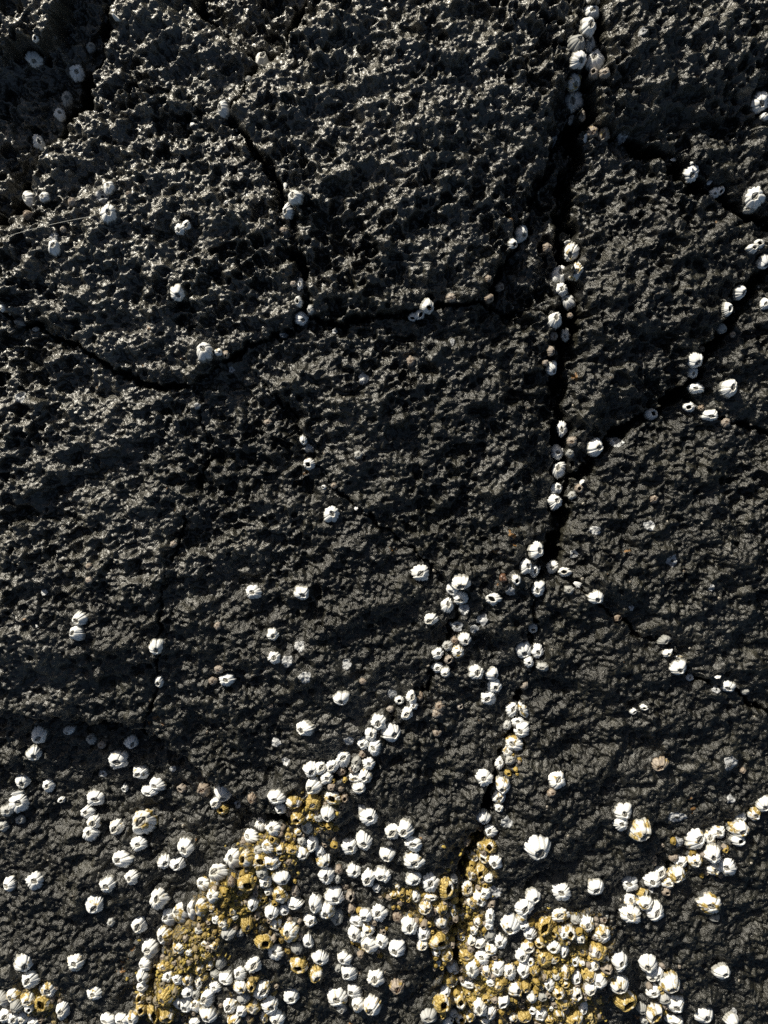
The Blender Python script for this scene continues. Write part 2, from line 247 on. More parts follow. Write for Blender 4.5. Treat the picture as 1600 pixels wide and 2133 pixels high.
# ------------------------------------------------------------------ rock height
HUMPS = [  # broad swellings of the rock: centre px, half sizes px, mm
    (1420, 110, 230, 110, 8), (930, 300, 190, 240, 7.0), (330, 480, 230, 150, 6.0), (250, 1180, 330, 110, 6.0), (150, 1340, 330, 85, 8.0), (620, 1400, 200, 110, 5),
    (1330, 1220, 220, 90, 5.0), (1360, 600, 170, 160, 6.0), (1400, 1380, 200, 80, 4.0), (1150, 1660, 200, 80, 4.0), (800, 860, 230, 130, 5), (250, 1850, 220, 60, 3.5),
    (1400, 1960, 220, 70, 3.5), (160, 1690, 150, 60, -3.0), (720, 1820, 90, 60, -2.0), (120, 900, 200, 90, 5.0), (1400, 980, 220, 60, 4.0),
]
def seg_field(px, py, pts):
    """distance to a polyline for all points"""
    best = np.full(px.shape, 1e9)
    for (ax, ay), (bx, by) in zip(pts[:-1], pts[1:]):
        pad = 70
        m = (px > min(ax, bx) - pad) & (px < max(ax, bx) + pad) & (py > min(ay, by) - pad) & (py < max(ay, by) + pad)
        if not m.any():
            continue
        qx, qy = px[m], py[m]
        vx, vy = bx - ax, by - ay
        t = np.clip(((qx - ax) * vx + (qy - ay) * vy) / (vx * vx + vy * vy), 0, 1)
        d = np.hypot(qx - ax - t * vx, qy - ay - t * vy)
        best[m] = np.minimum(best[m], d)
    return best

# coarse map of blocks: flood fill between the cracks
CS = 4.0
cgx = np.arange(-320, 1940, CS); cgy = np.arange(-320, 2470, CS)
CX, CYY = np.meshgrid(cgx, cgy)
cb = np.zeros(CX.shape, bool)
for i, (pts, hw, dep) in enumerate(CRACKS):
    cb |= seg_field(CX, CYY, pts) < 4.2
lab = np.zeros(CX.shape, np.int32)
for k, (pt, *_r) in enumerate(BLOCKS):
    lab[int((pt[1] - cgy[0]) / CS), int((pt[0] - cgx[0]) / CS)] = k + 1
def grow(lab, allowed, steps):
    for s in range(steps):
        n0 = (lab > 0).sum()
        for ax, sh in ((0, 1), (0, -1), (1, 1), (1, -1)):
            r = np.roll(lab, sh, ax)
            if ax == 0: r[0 if sh == 1 else -1, :] = 0
            else: r[:, 0 if sh == 1 else -1] = 0
            lab = np.where((lab == 0) & allowed, r, lab)
        if (lab > 0).sum() == n0:
            break
    return lab
lab = grow(lab, ~cb, 1500)
lab = grow(lab, np.ones_like(cb), 1500)
NB = len(BLOCKS)

off = np.zeros(CX.shape)
for k, (pt, up, sx, sy) in enumerate(BLOCKS):
    m = lab == k + 1
    off[m] = up + sx * (CX[m] - pt[0]) / 100 + sy * (CYY[m] - pt[1]) / 100
# the sunk left ledge climbs back to the common level further down; the bottom left and middle stay level with it
m = lab == 17
off[m] = -14.0 * (1 - sstep(1650, 2250, CYY[m] + 0.1 * CX[m]))
def blur(a, r):
    for ax in (0, 1):
        p = np.concatenate([np.repeat(np.take(a, [0], ax), r, ax), a, np.repeat(np.take(a, [-1], ax), r, ax)], ax)
        c = np.cumsum(p, ax)
        z0 = np.zeros_like(np.take(c, [0], ax))
        c = np.concatenate([z0, c], ax)
        n = 2 * r + 1
        a = (np.take(c, range(n, c.shape[ax]), ax) - np.take(c, range(0, c.shape[ax] - n), ax)) / n
    return a
off_s = blur(blur(off, 1), 1)

def bilin(a, px, py, x0, y0, st):
    u = np.clip((px - x0) / st, 0, a.shape[1] - 1.001); v = np.clip((py - y0) / st, 0, a.shape[0] - 1.001)
    i = u.astype(int); j = v.astype(int); fu = u - i; fv = v - j
    return (a[j, i] * (1 - fu) + a[j, i + 1] * fu) * (1 - fv) + (a[j + 1, i] * (1 - fu) + a[j + 1, i + 1] * fu) * fv

def height(px, py):
    """macro and full height (mm) at plane pixels"""
    x, y, _ = to_plane(px, py)
    x = x * 1000; y = y * 1000        # millimetres on the rock
    wx = px + 14 * perlin(x / 13, y / 13, 51) + 7 * perlin(x / 4.5, y / 4.5, 53) + 4 * perlin(x / 1.8, y / 1.8, 55)
    wy = py + 14 * perlin(x / 13, y / 13, 52) + 7 * perlin(x / 4.5, y / 4.5, 54) + 4 * perlin(x / 1.8, y / 1.8, 56)
    macro = 3.6 * fbm(x / 70, y / 70, 2, 3) + 2.9 * perlin((x + 0.5 * y) / 31, (y - 0.4 * x) / 23, 9) + bilin(off_s, wx, wy, cgx[0], cgy[0], CS)
    for (hx, hy, sx_, sy_, am) in HUMPS:
        macro = macro + am * np.exp(-((px - hx) / sx_) ** 2 - ((py - hy) / sy_) ** 2)
    crack = np.zeros(px.shape)
    shoulder = np.zeros(px.shape)
    for i, (pts, hw, dep) in enumerate(CRACKS):
        d = seg_field(wx, wy, pts)
        vary = perlin(x / 17, y / 17, 80 + i)
        wv = hw * (1.05 + 0.75 * vary)
        prof = 1 - sstep(0.35, 1.3, d / np.maximum(wv, 1.2))
        crack = np.maximum(crack, dep * prof * np.clip(0.95 + 1.1 * vary + 0.3 * perlin(x / 6, y / 6, 120 + i), 0.15 if dep < 8 else 0.5, 1.4))
        e = np.clip(d - hw, 0, None)
        shoulder = np.maximum(shoulder, min(dep / 10.0, 1.15) ** 1.5 * (1.3 * np.exp(-e / 9.0) + 3.2 * np.exp(-e / 42.0)))
    # rounded shoulders beside the cracks
    macro = macro - shoulder
    # how weathered: coarse pits in the upper part, fine grain in the lower
    t = sstep(2000, 450, py + 0.25 * (px - 500)) * 0.85 + 0.15
    calm = sstep(-0.3, 0.5, fbm(x / 55, y / 55, 2, 31))
    # sheared noise: ridges lean up to the right
    rx = x * 0.85 + y * 0.5; ry = y * 0.9 - x * 0.42
    mid = 2.5 * fbm(rx / 15, ry / 12, 4, 21, 0.55)
    w1, id1 = worley(x / 9.5 + 0.4 * perlin(x / 4, y / 4, 61), y / 7.8 + 0.4 * perlin(x / 4, y / 4, 62), 63)
    r1 = 0.28 + 0.36 * id1
    pit1 = (1 - sstep(r1 * 0.3, r1 * 1.2, w1)) * (0.4 + 0.9 * id1)
    w2, id2 = worley(x / 4.4 + 0.4 * perlin(x / 2.4, y / 2.4, 64), y / 3.7 + 0.4 * perlin(x / 2.4, y / 2.4, 65), 66)
    pit2 = (1 - sstep(0.10, 0.62, w2)) * sstep(0.15, 0.9, id2)
    w3, id3 = worley(x / 2.7 + 0.35 * perlin(x / 1.5, y / 1.5, 69), y / 2.5 + 0.35 * perlin(x / 1.5, y / 1.5, 70), 67)
    gr = (0.55 - w3 * w3) * (0.4 + 1.2 * id3)
    w4, id4 = worley(x / 1.35, y / 1.25, 68)
    gr2 = (0.5 - w4 * w4) * (0.3 + 1.2 * id4)
    fine = 1 - np.abs(fbm(x / 3.4, y / 2.8, 2, 71)) * 1.6
    full = (macro - crack * (0.9 + 0.3 * fine) + mid * (1.1 + 0.2 * t)
            - pit1 * 6.0 * t * (0.35 + 0.65 * calm) - pit2 * 1.9 * (0.45 + 0.55 * t)
            + gr * (2.1 - 1.3 * t) * (0.6 + 0.6 * calm) + gr2 * (0.85 - 0.62 * t) + fine * (0.35 + 0.1 * t) + (1.1 + 0.3 * t) * fbm(x / 5.6, y / 5.0, 3, 75, 0.45))
    pw = np.clip(crack / 11.0, 0, 1)
    full = full + 4 * pw * (1 - pw) * (2.4 * fbm(x / 3.6, y / 3.6, 3, 141, 0.6) - 1.6 * (1 - sstep(0.1, 0.6, w2)))
    return macro, crack, mid, full

ST = 2.1
gx = np.arange(-170, 1771, ST); gy = np.arange(-170, 2304, ST)
PX, PY = np.meshgrid(gx, gy)
MAC, CRK, MID, FULL = height(PX, PY)
WX0, WY0, _ = to_plane(PX, PY)
WX0 = WX0 * 1000; WY0 = WY0 * 1000
x0g, y0g = gx[0], gy[0]
BASE = MAC + MID * 0.85 + 0.8          # where an animal's foot would sit
def samp(a, px, py):
    return float(bilin(a, np.array([px]), np.array([py]), x0g, y0g, ST)[0])

# ------------------------------------------------------------------ settle every barnacle, level its seat in the rock
PLACED = []
for zi, (where, axis, items, sink, group) in enumerate(Z):
    for (x, y, w, h, k) in items:
        z = 0.0
        for _ in range(6):
            wx, wy, dep = to_plane(x, y, z)
            qx, qy = to_px(wx, wy, 0)
            b = samp(BASE, qx, qy); c = samp(CRK, qx, qy)
            z = (b - min(c, 2.0 + sink)) * MM
        rad = 0.5 * w * float(dep) / FPX; rady = 0.5 * h * float(dep) / FPX
        PLACED.append(dict(zi=zi, x=x, y=y, w=w, h=h, k=k, loc=(float(wx), float(wy), z), rx=rad, ry=rady, q=(float(qx), float(qy)), crack=c))
for p in PLACED:
    qx, qy = p['q']
    rpx = 0.5 * max(p['w'], p['h'])
    R = rpx * 1.6
    i0, i1 = int((qx - R - x0g) / ST), int((qx + R - x0g) / ST) + 2
    j0, j1 = int((qy - R - y0g) / ST), int((qy + R - y0g) / ST) + 2
    i0, j0 = max(i0, 0), max(j0, 0)
    sub = (slice(j0, j1), slice(i0, i1))
    d = np.hypot(PX[sub] - qx, PY[sub] - qy) / rpx
    if p['k'] == 'G':
        m = 0.55 * (1 - sstep(0.7, 1.3, d))
    else:
        m = 1 - sstep(0.75, 1.35, d)
    tgt = p['loc'][2] / MM + 0.45 * (FULL[sub] - BASE[sub] + CRK[sub])
    p['patch'] = sub
    FULL[sub] = FULL[sub] * (1 - m) + tgt * m

WET = sstep(1500, 100, PY + 0.75 * (PX - 500)) + 0.25 * perlin(WX0 / 40, WY0 / 40, 15)
GROWTH = np.zeros(PX.shape)
for (cx, cy, hx, hy, am) in [(560, 1790, 70, 50, .9), (480, 1880, 70, 55, 1), (400, 1970, 65, 60, 1), (350, 2070, 70, 70, 1), (650, 1700, 60, 45, .7), (1000, 1820, 35, 80, .9), (960, 1940, 60, 80, 1),
                             (1000, 2070, 90, 60, .9), (1180, 1990, 90, 90, 1), (1170, 2100, 90, 50, 1), (900, 1890, 60, 50, .8), (850, 1862, 60, 18, .9), (70, 2085, 60, 40, .8), (560, 1910, 50, 40, .5),
                             (520, 2060, 60, 60, .4), (1390, 2070, 50, 60, .4), (1070, 1550, 20, 50, .4), (1220, 1950, 60, 60, .7), (690, 1660, 40, 20, .6)]:
    GROWTH = np.maximum(GROWTH, am * np.exp(-(((PX - cx) / hx) ** 2 + ((PY - cy) / hy) ** 2) ** 1.5))
FULL = FULL + GROWTH * 1.3 * (1 - worley(WX0 / 1.1, WY0 / 1.1, 77)[0] ** 2 * 1.5)
WX, WY, _ = to_plane(PX, PY)
WZ = FULL * MM
LAB = lab[np.clip(((PY - cgy[0]) / CS).round().astype(int), 0, lab.shape[0] - 1), np.clip(((PX - cgx[0]) / CS).round().astype(int), 0, lab.shape[1] - 1)]

# ------------------------------------------------------------------ materials
def new_mat(name):
    m = bpy.data.materials.new(name)
    m.use_nodes = True
    nt = m.node_tree
    return m, nt, nt.nodes['Principled BSDF']
def node(nt, kind, **kw):
    n = nt.nodes.new(kind)
    for k, v in kw.items():
        if k in n.inputs: n.inputs[k].default_value = v
        else: setattr(n, k, v)
    return n
def ramp(nt, src, stops):
    r = nt.nodes.new('ShaderNodeValToRGB')
    nt.links.new(src, r.inputs[0])
    els = r.color_ramp.elements
    while len(els) < len(stops): els.new(0.5)
    for e, (pos, col) in zip(els, stops):
        e.position = pos
        e.color = (*col, 1) if len(col) == 3 else col
    return r
def mixc(nt, fac, a, b):
    m = nt.nodes.new('ShaderNodeMix'); m.data_type = 'RGBA'
    for s, i in ((fac, 0), (a, 6), (b, 7)):
        if isinstance(s, (int, float)): m.inputs[i].default_value = s
        elif isinstance(s, tuple): m.inputs[i].default_value = (*s, 1)
        else: nt.links.new(s, m.inputs[i])
    return m.outputs[2]

def rock_material():
    m, nt, b = new_mat('wet_basalt')
    L = nt.links.new
    geo = node(nt, 'ShaderNodeNewGeometry')
    pos = geo.outputs['Position']
    n1 = node(nt, 'ShaderNodeTexNoise', Scale=60.0, Detail=6.0, Roughness=0.65); L(pos, n1.inputs['Vector'])
    col = ramp(nt, n1.outputs[0], [(0.3, (0.0055, 0.0053, 0.0040)), (0.5, (0.0115, 0.0112, 0.0083)), (0.7, (0.030, 0.0285, 0.0205))]).outputs[0]
    n2 = node(nt, 'ShaderNodeTexNoise', Scale=900.0, Detail=3.0, Roughness=0.7); L(pos, n2.inputs['Vector'])
    g = ramp(nt, n2.outputs[0], [(0.35, (0.6, 0.6, 0.6)), (0.7, (1.5, 1.45, 1.3))]).outputs[0]
    mm = nt.nodes.new('ShaderNodeMix'); mm.data_type = 'RGBA'; mm.blend_type = 'MULTIPLY'; mm.inputs[0].default_value = 1.0
    L(col, mm.inputs[6]); L(g, mm.inputs[7]); col = mm.outputs[2]
    # rust coloured and pale flecks
    n3 = node(nt, 'ShaderNodeTexNoise', Scale=210.0, Detail=2.0, Roughness=0.5); L(pos, n3.inputs['Vector'])
    n3b = node(nt, 'ShaderNodeTexNoise', Scale=22.0, Detail=1.0); L(pos, n3b.inputs['Vector'])
    ad = node(nt, 'ShaderNodeMath', operation='MULTIPLY'); L(n3.outputs[0], ad.inputs[0]); L(n3b.outputs[0], ad.inputs[1])
    f3 = ramp(nt, ad.outputs[0], [(0.475, (0, 0, 0)), (0.50, (1, 1, 1))]).outputs[0]
    col = mixc(nt, f3, col, (0.17, 0.085, 0.022))
    v = node(nt, 'ShaderNodeTexVoronoi', Scale=330.0); L(pos, v.inputs['Vector'])
    f4 = ramp(nt, v.outputs['Color'], [(0.93, (0, 0, 0)), (0.96, (1, 1, 1))])
    f4d = ramp(nt, v.outputs['Distance'], [(0.12, (1, 1, 1)), (0.2, (0, 0, 0))])
    f4m = node(nt, 'ShaderNodeMath', operation='MULTIPLY'); L(f4.outputs[0], f4m.inputs[0]); L(f4d.outputs[0], f4m.inputs[1])
    col = mixc(nt, f4m.outputs[0], col, (0.30, 0.27, 0.20))
    # mustard to olive growth where the barnacles crowd
    at = node(nt, 'ShaderNodeAttribute', attribute_name='growth')
    n7 = node(nt, 'ShaderNodeTexNoise', Scale=420.0, Detail=5.0, Roughness=0.7); L(pos, n7.inputs['Vector'])
    gc = ramp(nt, n7.outputs[0], [(0.40, (0.016, 0.015, 0.009)), (0.51, (0.10, 0.072, 0.018)), (0.63, (0.38, 0.26, 0.055))]).outputs[0]
    gf = node(nt, 'ShaderNodeMath', operation='MULTIPLY_ADD'); L(n7.outputs[0], gf.inputs[0]); gf.inputs[1].default_value = 1.2; L(at.outputs['Fac'], gf.inputs[2])
    gr_ = ramp(nt, gf.outputs[0], [(0.92, (0, 0, 0)), (1.0, (1, 1, 1))]).outputs[0]
    gm = node(nt, 'ShaderNodeMath', operation='MULTIPLY'); L(gr_, gm.inputs[0]); L(at.outputs['Fac'], gm.inputs[1])
    gm.use_clamp = True
    col = mixc(nt, gm.outputs[0], col, gc)
    L(col, b.inputs['Base Color'])
    # wetness varies
    n4 = node(nt, 'ShaderNodeTexNoise', Scale=13.0, Detail=4.0, Roughness=0.6); L(pos, n4.inputs['Vector'])
    wa = node(nt, 'ShaderNodeAttribute', attribute_name='wet')
    wsum = node(nt, 'ShaderNodeMath', operation='MULTIPLY_ADD'); L(n4.outputs[0], wsum.inputs[0]); wsum.inputs[1].default_value = -1.0; L(wa.outputs['Fac'], wsum.inputs[2])
    def mr(lo, hi):
        m_ = node(nt, 'ShaderNodeMapRange'); m_.inputs['From Min'].default_value = -0.5; m_.inputs['From Max'].default_value = 0.5
        m_.inputs['To Min'].default_value = lo; m_.inputs['To Max'].default_value = hi; L(wsum.outputs[0], m_.inputs['Value']); return m_.outputs[0]
    L(mr(0.36, 0.37), b.inputs['Roughness'])
    L(mr(0.55, 1.0), b.inputs['Specular IOR Level'])
    L(mr(0.1, 1.0), b.inputs['Coat Weight'])
    b.inputs['Specular IOR Level'].default_value = 0.5
    b.inputs['Coat Tint'].default_value = (1.0, 0.98, 0.92, 1)
    b.inputs['Coat Roughness'].default_value = 0.30
    b.inputs['Coat IOR'].default_value = 1.45
    n5 = node(nt, 'ShaderNodeTexNoise', Scale=1100.0, Detail=4.0, Roughness=0.7); L(pos, n5.inputs['Vector'])
    n6 = node(nt, 'ShaderNodeTexVoronoi', Scale=1500.0); L(pos, n6.inputs['Vector'])
    sm = node(nt, 'ShaderNodeMath', operation='MULTIPLY_ADD'); L(n6.outputs['Distance'], sm.inputs[0]); sm.inputs[1].default_value = -0.6; L(n5.outputs[0], sm.inputs[2])
    bp = node(nt, 'ShaderNodeBump', Strength=0.9, Distance=0.0005); L(sm.outputs[0], bp.inputs['Height'])
    L(bp.outputs[0], b.inputs['Normal'])
    bc = node(nt, 'ShaderNodeBump', Strength=0.4, Distance=0.0003); L(n5.outputs[0], bc.inputs['Height']); L(bc.outputs[0], b.inputs['Coat Normal'])
    return m

def shell_material():
    """one chalky shell; object colour says r mustard crust, g brown, b grey, a tells individuals apart"""
    m, nt, b = new_mat('barnacle_shell')
    L = nt.links.new
    oi = node(nt, 'ShaderNodeObjectInfo')
    tc = node(nt, 'ShaderNodeTexCoord')
    sc = node(nt, 'ShaderNodeSeparateColor'); L(oi.outputs['Color'], sc.inputs[0])
    sh = node(nt, 'ShaderNodeCombineXYZ'); L(oi.outputs['Alpha'], sh.inputs[0]); L(oi.outputs['Alpha'], sh.inputs[1])
    mu = node(nt, 'ShaderNodeVectorMath', operation='SCALE'); L(sh.outputs[0], mu.inputs[0]); mu.inputs['Scale'].default_value = 37.0
    ad = node(nt, 'ShaderNodeVectorMath', operation='ADD'); L(tc.outputs['Object'], ad.inputs[0]); L(mu.outputs[0], ad.inputs[1])
    v = ad.outputs[0]
    n1 = node(nt, 'ShaderNodeTexNoise', Scale=1.3, Detail=5.0, Roughness=0.6); L(v, n1.inputs['Vector'])
    col = ramp(nt, n1.outputs[0], [(0.28, (0.55, 0.54, 0.49)), (0.42, (0.79, 0.79, 0.77)), (0.7, (0.86, 0.86, 0.85))]).outputs[0]
    # growth lines
    wv = node(nt, 'ShaderNodeTexWave', Scale=3.2, Distortion=2.0, Detail=2.0); wv.bands_direction = 'Z'; L(v, wv.inputs['Vector'])
    wl = ramp(nt, wv.outputs[0], [(0.0, (0.86, 0.85, 0.82)), (0.35, (1, 1, 1))]).outputs[0]
    mm = nt.nodes.new('ShaderNodeMix'); mm.data_type = 'RGBA'; mm.blend_type = 'MULTIPLY'; mm.inputs[0].default_value = 0.8
    L(col, mm.inputs[6]); L(wl, mm.inputs[7]); col = mm.outputs[2]
    # worn beige towards the mouth
    sx_ = node(nt, 'ShaderNodeSeparateXYZ'); L(tc.outputs['Object'], sx_.inputs[0])
    zn = node(nt, 'ShaderNodeMath', operation='MULTIPLY_ADD'); L(n1.outputs[0], zn.inputs[0]); zn.inputs[1].default_value = 0.9; L(sx_.outputs[2], zn.inputs[2])
    wf = ramp(nt, zn.outputs[0], [(0.0, (0, 0, 0)), (0.86, (0, 0, 0)), (1.0, (0.55, 0.55, 0.55))])
    zs = node(nt, 'ShaderNodeMath', operation='MULTIPLY'); L(zn.outputs[0], zs.inputs[0]); zs.inputs[1].default_value = 0.68; L(zs.outputs[0], wf.inputs[0])
    col = mixc(nt, wf.outputs[0], col, (0.42, 0.38, 0.29))
    # dirt and film round the foot
    zf = node(nt, 'ShaderNodeMath', operation='MULTIPLY_ADD'); L(n1.outputs[0], zf.inputs[0]); zf.inputs[1].default_value = -0.9; L(sx_.outputs[2], zf.inputs[2])
    fm = node(nt, 'ShaderNodeMapRange'); fm.inputs['From Min'].default_value = -0.46; fm.inputs['From Max'].default_value = -0.24
    fm.inputs['To Min'].default_value = 0.8; fm.inputs['To Max'].default_value = 0.0; L(zf.outputs[0], fm.inputs['Value'])
    col = mixc(nt, fm.outputs[0], col, (0.16, 0.15, 0.115))
    # grey
    col = mixc(nt, sc.outputs[2], col, (0.20, 0.20, 0.185))
    # brown
    n2 = node(nt, 'ShaderNodeTexNoise', Scale=3.0, Detail=4.0); L(v, n2.inputs['Vector'])
    br = ramp(nt, n2.outputs[0], [(0.3, (0.07, 0.045, 0.03)), (0.52, (0.20, 0.15, 0.105)), (0.72, (0.40, 0.34, 0.27))]).outputs[0]
    col = mixc(nt, sc.outputs[1], col, br)
    # mustard crust in patches
    n3 = node(nt, 'ShaderNodeTexNoise', Scale=1.1, Detail=3.0, Roughness=0.6); L(v, n3.inputs['Vector'])
    a1 = node(nt, 'ShaderNodeMath', operation='ADD'); L(n3.outputs[0], a1.inputs[0]); L(sc.outputs[0], a1.inputs[1])
    f = node(nt, 'ShaderNodeMapRange'); f.inputs['From Min'].default_value = 0.97; f.inputs['From Max'].default_value = 1.07
    L(a1.outputs[0], f.inputs['Value'])
    n4 = node(nt, 'ShaderNodeTexNoise', Scale=6.0, Detail=5.0, Roughness=0.7); L(v, n4.inputs['Vector'])
    ye = ramp(nt, n4.outputs[0], [(0.34, (0.06, 0.04, 0.012)), (0.45, (0.24, 0.165, 0.035)), (0.56, (0.45, 0.325, 0.095)), (0.69, (0.68, 0.58, 0.34))]).outputs[0]
    col = mixc(nt, f.outputs[0], col, ye)
    L(col, b.inputs['Base Color'])
    b.inputs['Roughness'].default_value = 0.55
    b.inputs['Specular IOR Level'].default_value = 0.35
    n5 = node(nt, 'ShaderNodeTexNoise', Scale=9.0, Detail=4.0, Roughness=0.7); L(v, n5.inputs['Vector'])
    ba = node(nt, 'ShaderNodeMath', operation='MULTIPLY_ADD'); L(f.outputs[0], ba.inputs[0]); ba.inputs[1].default_value = 0.8; ba.inputs[2].default_value = 0.35
    bp = node(nt, 'ShaderNodeBump', Distance=0.00022); L(n5.outputs[0], bp.inputs['Height']); L(ba.outputs[0], bp.inputs['Strength'])
    L(bp.outputs[0], b.inputs['Normal'])
    return m

def lid_material():
    m, nt, b = new_mat('barnacle_lid')
    L = nt.links.new
    tc = node(nt, 'ShaderNodeTexCoord')
    oi = node(nt, 'ShaderNodeObjectInfo')
    sc = node(nt, 'ShaderNodeSeparateColor'); L(oi.outputs['Color'], sc.inputs[0])
    n1 = node(nt, 'ShaderNodeTexNoise', Scale=5.0, Detail=4.0); L(tc.outputs['Object'], n1.inputs['Vector'])
    col = ramp(nt, n1.outputs[0], [(0.3, (0.07, 0.067, 0.06)), (0.5, (0.21, 0.20, 0.175)), (0.7, (0.42, 0.40, 0.34))]).outputs[0]
    col = mixc(nt, sc.outputs[1], col, (0.13, 0.08, 0.05))
    L(col, b.inputs['Base Color'])
    b.inputs['Roughness'].default_value = 0.45
    return m

def scar_material():
    m, nt, b = new_mat('barnacle_scar_chalk')
    L = nt.links.new
    tc = node(nt, 'ShaderNodeTexCoord')
    n1 = node(nt, 'ShaderNodeTexNoise', Scale=600.0, Detail=5.0, Roughness=0.7); L(tc.outputs['Object'], n1.inputs['Vector'])
    col = ramp(nt, n1.outputs[0], [(0.36, (0.05, 0.05, 0.05)), (0.46, (0.26, 0.265, 0.27)), (0.62, (0.60, 0.60, 0.59))]).outputs[0]
    L(col, b.inputs['Base Color'])
    b.inputs['Roughness'].default_value = 0.6
    return m

def plain_material(name, dark, light, scale, rough):
    m, nt, b = new_mat(name)
    L = nt.links.new
    geo = node(nt, 'ShaderNodeNewGeometry')
    n1 = node(nt, 'ShaderNodeTexNoise', Scale=scale, Detail=4.0, Roughness=0.65); L(geo.outputs['Position'], n1.inputs['Vector'])
    L(ramp(nt, n1.outputs[0], [(0.35, dark), (0.65, light)]).outputs[0], b.inputs['Base Color'])
    b.inputs['Roughness'].default_value = rough
    bp = node(nt, 'ShaderNodeBump', Strength=0.6, Distance=0.0002); L(n1.outputs[0], bp.inputs['Height']); L(bp.outputs[0], b.inputs['Normal'])
    return m

M_ROCK = rock_material()
M_SHELL = shell_material()
M_LID = lid_material()
M_SCAR = scar_material()
M_SNAIL = plain_material('snail_brown', (0.035, 0.018, 0.010), (0.16, 0.085, 0.05), 700, 0.35)
M_CRUST = plain_material('mustard_algae', (0.07, 0.055, 0.012), (0.42, 0.31, 0.06), 500, 0.7)
M_SPAT = plain_material('spat_chalk', (0.10, 0.075, 0.05), (0.42, 0.39, 0.33), 120, 0.5)
M_FIBRE = plain_material('pale_fibre', (0.28, 0.28, 0.25), (0.4, 0.4, 0.37), 300, 0.5)

# ------------------------------------------------------------------ mesh helpers
def mesh_from(name, verts, faces, mat, smooth=True):
    me = bpy.data.meshes.new(name)
    verts = np.asarray(verts, np.float32)
    faces = np.asarray(faces, np.int32)
    n = faces.shape[1]
    me.vertices.add(len(verts)); me.vertices.foreach_set('co', verts.ravel())
    me.loops.add(faces.size); me.loops.foreach_set('vertex_index', faces.ravel())
    me.polygons.add(len(faces))
    me.polygons.foreach_set('loop_start', np.arange(0, faces.size, n, dtype=np.int32))
    me.polygons.foreach_set('loop_total', np.full(len(faces), n, np.int32))
    me.polygons.foreach_set('use_smooth', np.full(len(faces), smooth))
    me.update(calc_edges=True)
    me.materials.append(mat)
    return me
def link(name, me, parent=None):
    o = bpy.data.objects.new(name, me)
    C.objects.link(o)
    if parent is not None: o.parent = parent
    return o
def tag(o, label=None, cat=None, group=None, kind=None):
    if label: o['label'] = label
    if cat: o['category'] = cat
    if group: o['group'] = group
    if kind: o['kind'] = kind

# ------------------------------------------------------------------ the rock: blocks between the cracks
rock = bpy.data.objects.new('rock', None)
C.objects.link(rock)
tag(rock, 'black pitted basalt shore rock split by deep cracks into slabs', kind='structure')
ny, nx = PX.shape
V = np.stack([WX, WY, WZ], -1).reshape(-1, 3)
idx = np.arange(ny * nx).reshape(ny, nx)
F = np.stack([idx[1:, :-1], idx[1:, 1:], idx[:-1, 1:], idx[:-1, :-1]], -1).reshape(-1, 4)
FL = LAB[:-1, :-1].reshape(-1)
for k in range(1, NB + 1):
    f = F[FL == k]
    if not len(f):
        continue
    used = np.zeros(ny * nx, bool); used[f.ravel()] = True
    remap = np.cumsum(used) - 1
    me = mesh_from('rock_block', V[used], remap[f], M_ROCK)
    at = me.attributes.new('growth', 'FLOAT', 'POINT')
    at.data.foreach_set('value', GROWTH.reshape(-1)[used].astype(np.float32))
    at = me.attributes.new('wet', 'FLOAT', 'POINT')
    at.data.foreach_set('value', WET.reshape(-1)[used].astype(np.float32))
    link('rock_block', me, rock)

# the same rock going on all round, outside what the fine grid covers
def ring(name, x0, x1, y0, y1, st, hole, sink):
    ax_, ay_ = np.arange(x0, x1 + 1, st), np.arange(y0, y1 + 1, st)
    QX, QY = np.meshgrid(ax_, ay_)
    full = height(QX, QY)[3]
    near = (QX > hole[0]) & (QX < hole[1]) & (QY > hole[2]) & (QY < hole[3])
    full = np.where(near, full - sink, full - 0.2)
    rx_, ry_, _ = to_plane(QX, QY)
    nyy, nxx = QX.shape
    ii = np.arange(nyy * nxx).reshape(nyy, nxx)
    ff = np.stack([ii[1:, :-1], ii[1:, 1:], ii[:-1, 1:], ii[:-1, :-1]], -1).reshape(-1, 4)
    inner = (QX > hole[0] + 2 * st) & (QX < hole[1] - 2 * st) & (QY > hole[2] + 2 * st) & (QY < hole[3] - 2 * st)
    keep = ~(inner[:-1, :-1] & inner[1:, 1:] & inner[:-1, 1:] & inner[1:, :-1]).reshape(-1)
    me = mesh_from(name, np.stack([rx_, ry_, full * MM], -1).reshape(-1, 3), ff[keep], M_ROCK)
    at = me.attributes.new('wet', 'FLOAT', 'POINT')
    at.data.foreach_set('value', sstep(1500, 100, QY + 0.75 * (QX - 500)).reshape(-1).astype(np.float32))
    link(name, me, rock)
ring('rock_shelf', -1050, 2650, -900, 3000, 8, (gx[0] + 4, gx[-1] - 4, gy[0] + 4, gy[-1] - 4), 9.0)
ring('rock_shelf', -5200, 6800, -3600, 6200, 40, (-1000, 2600, -850, 2950), 14.0)

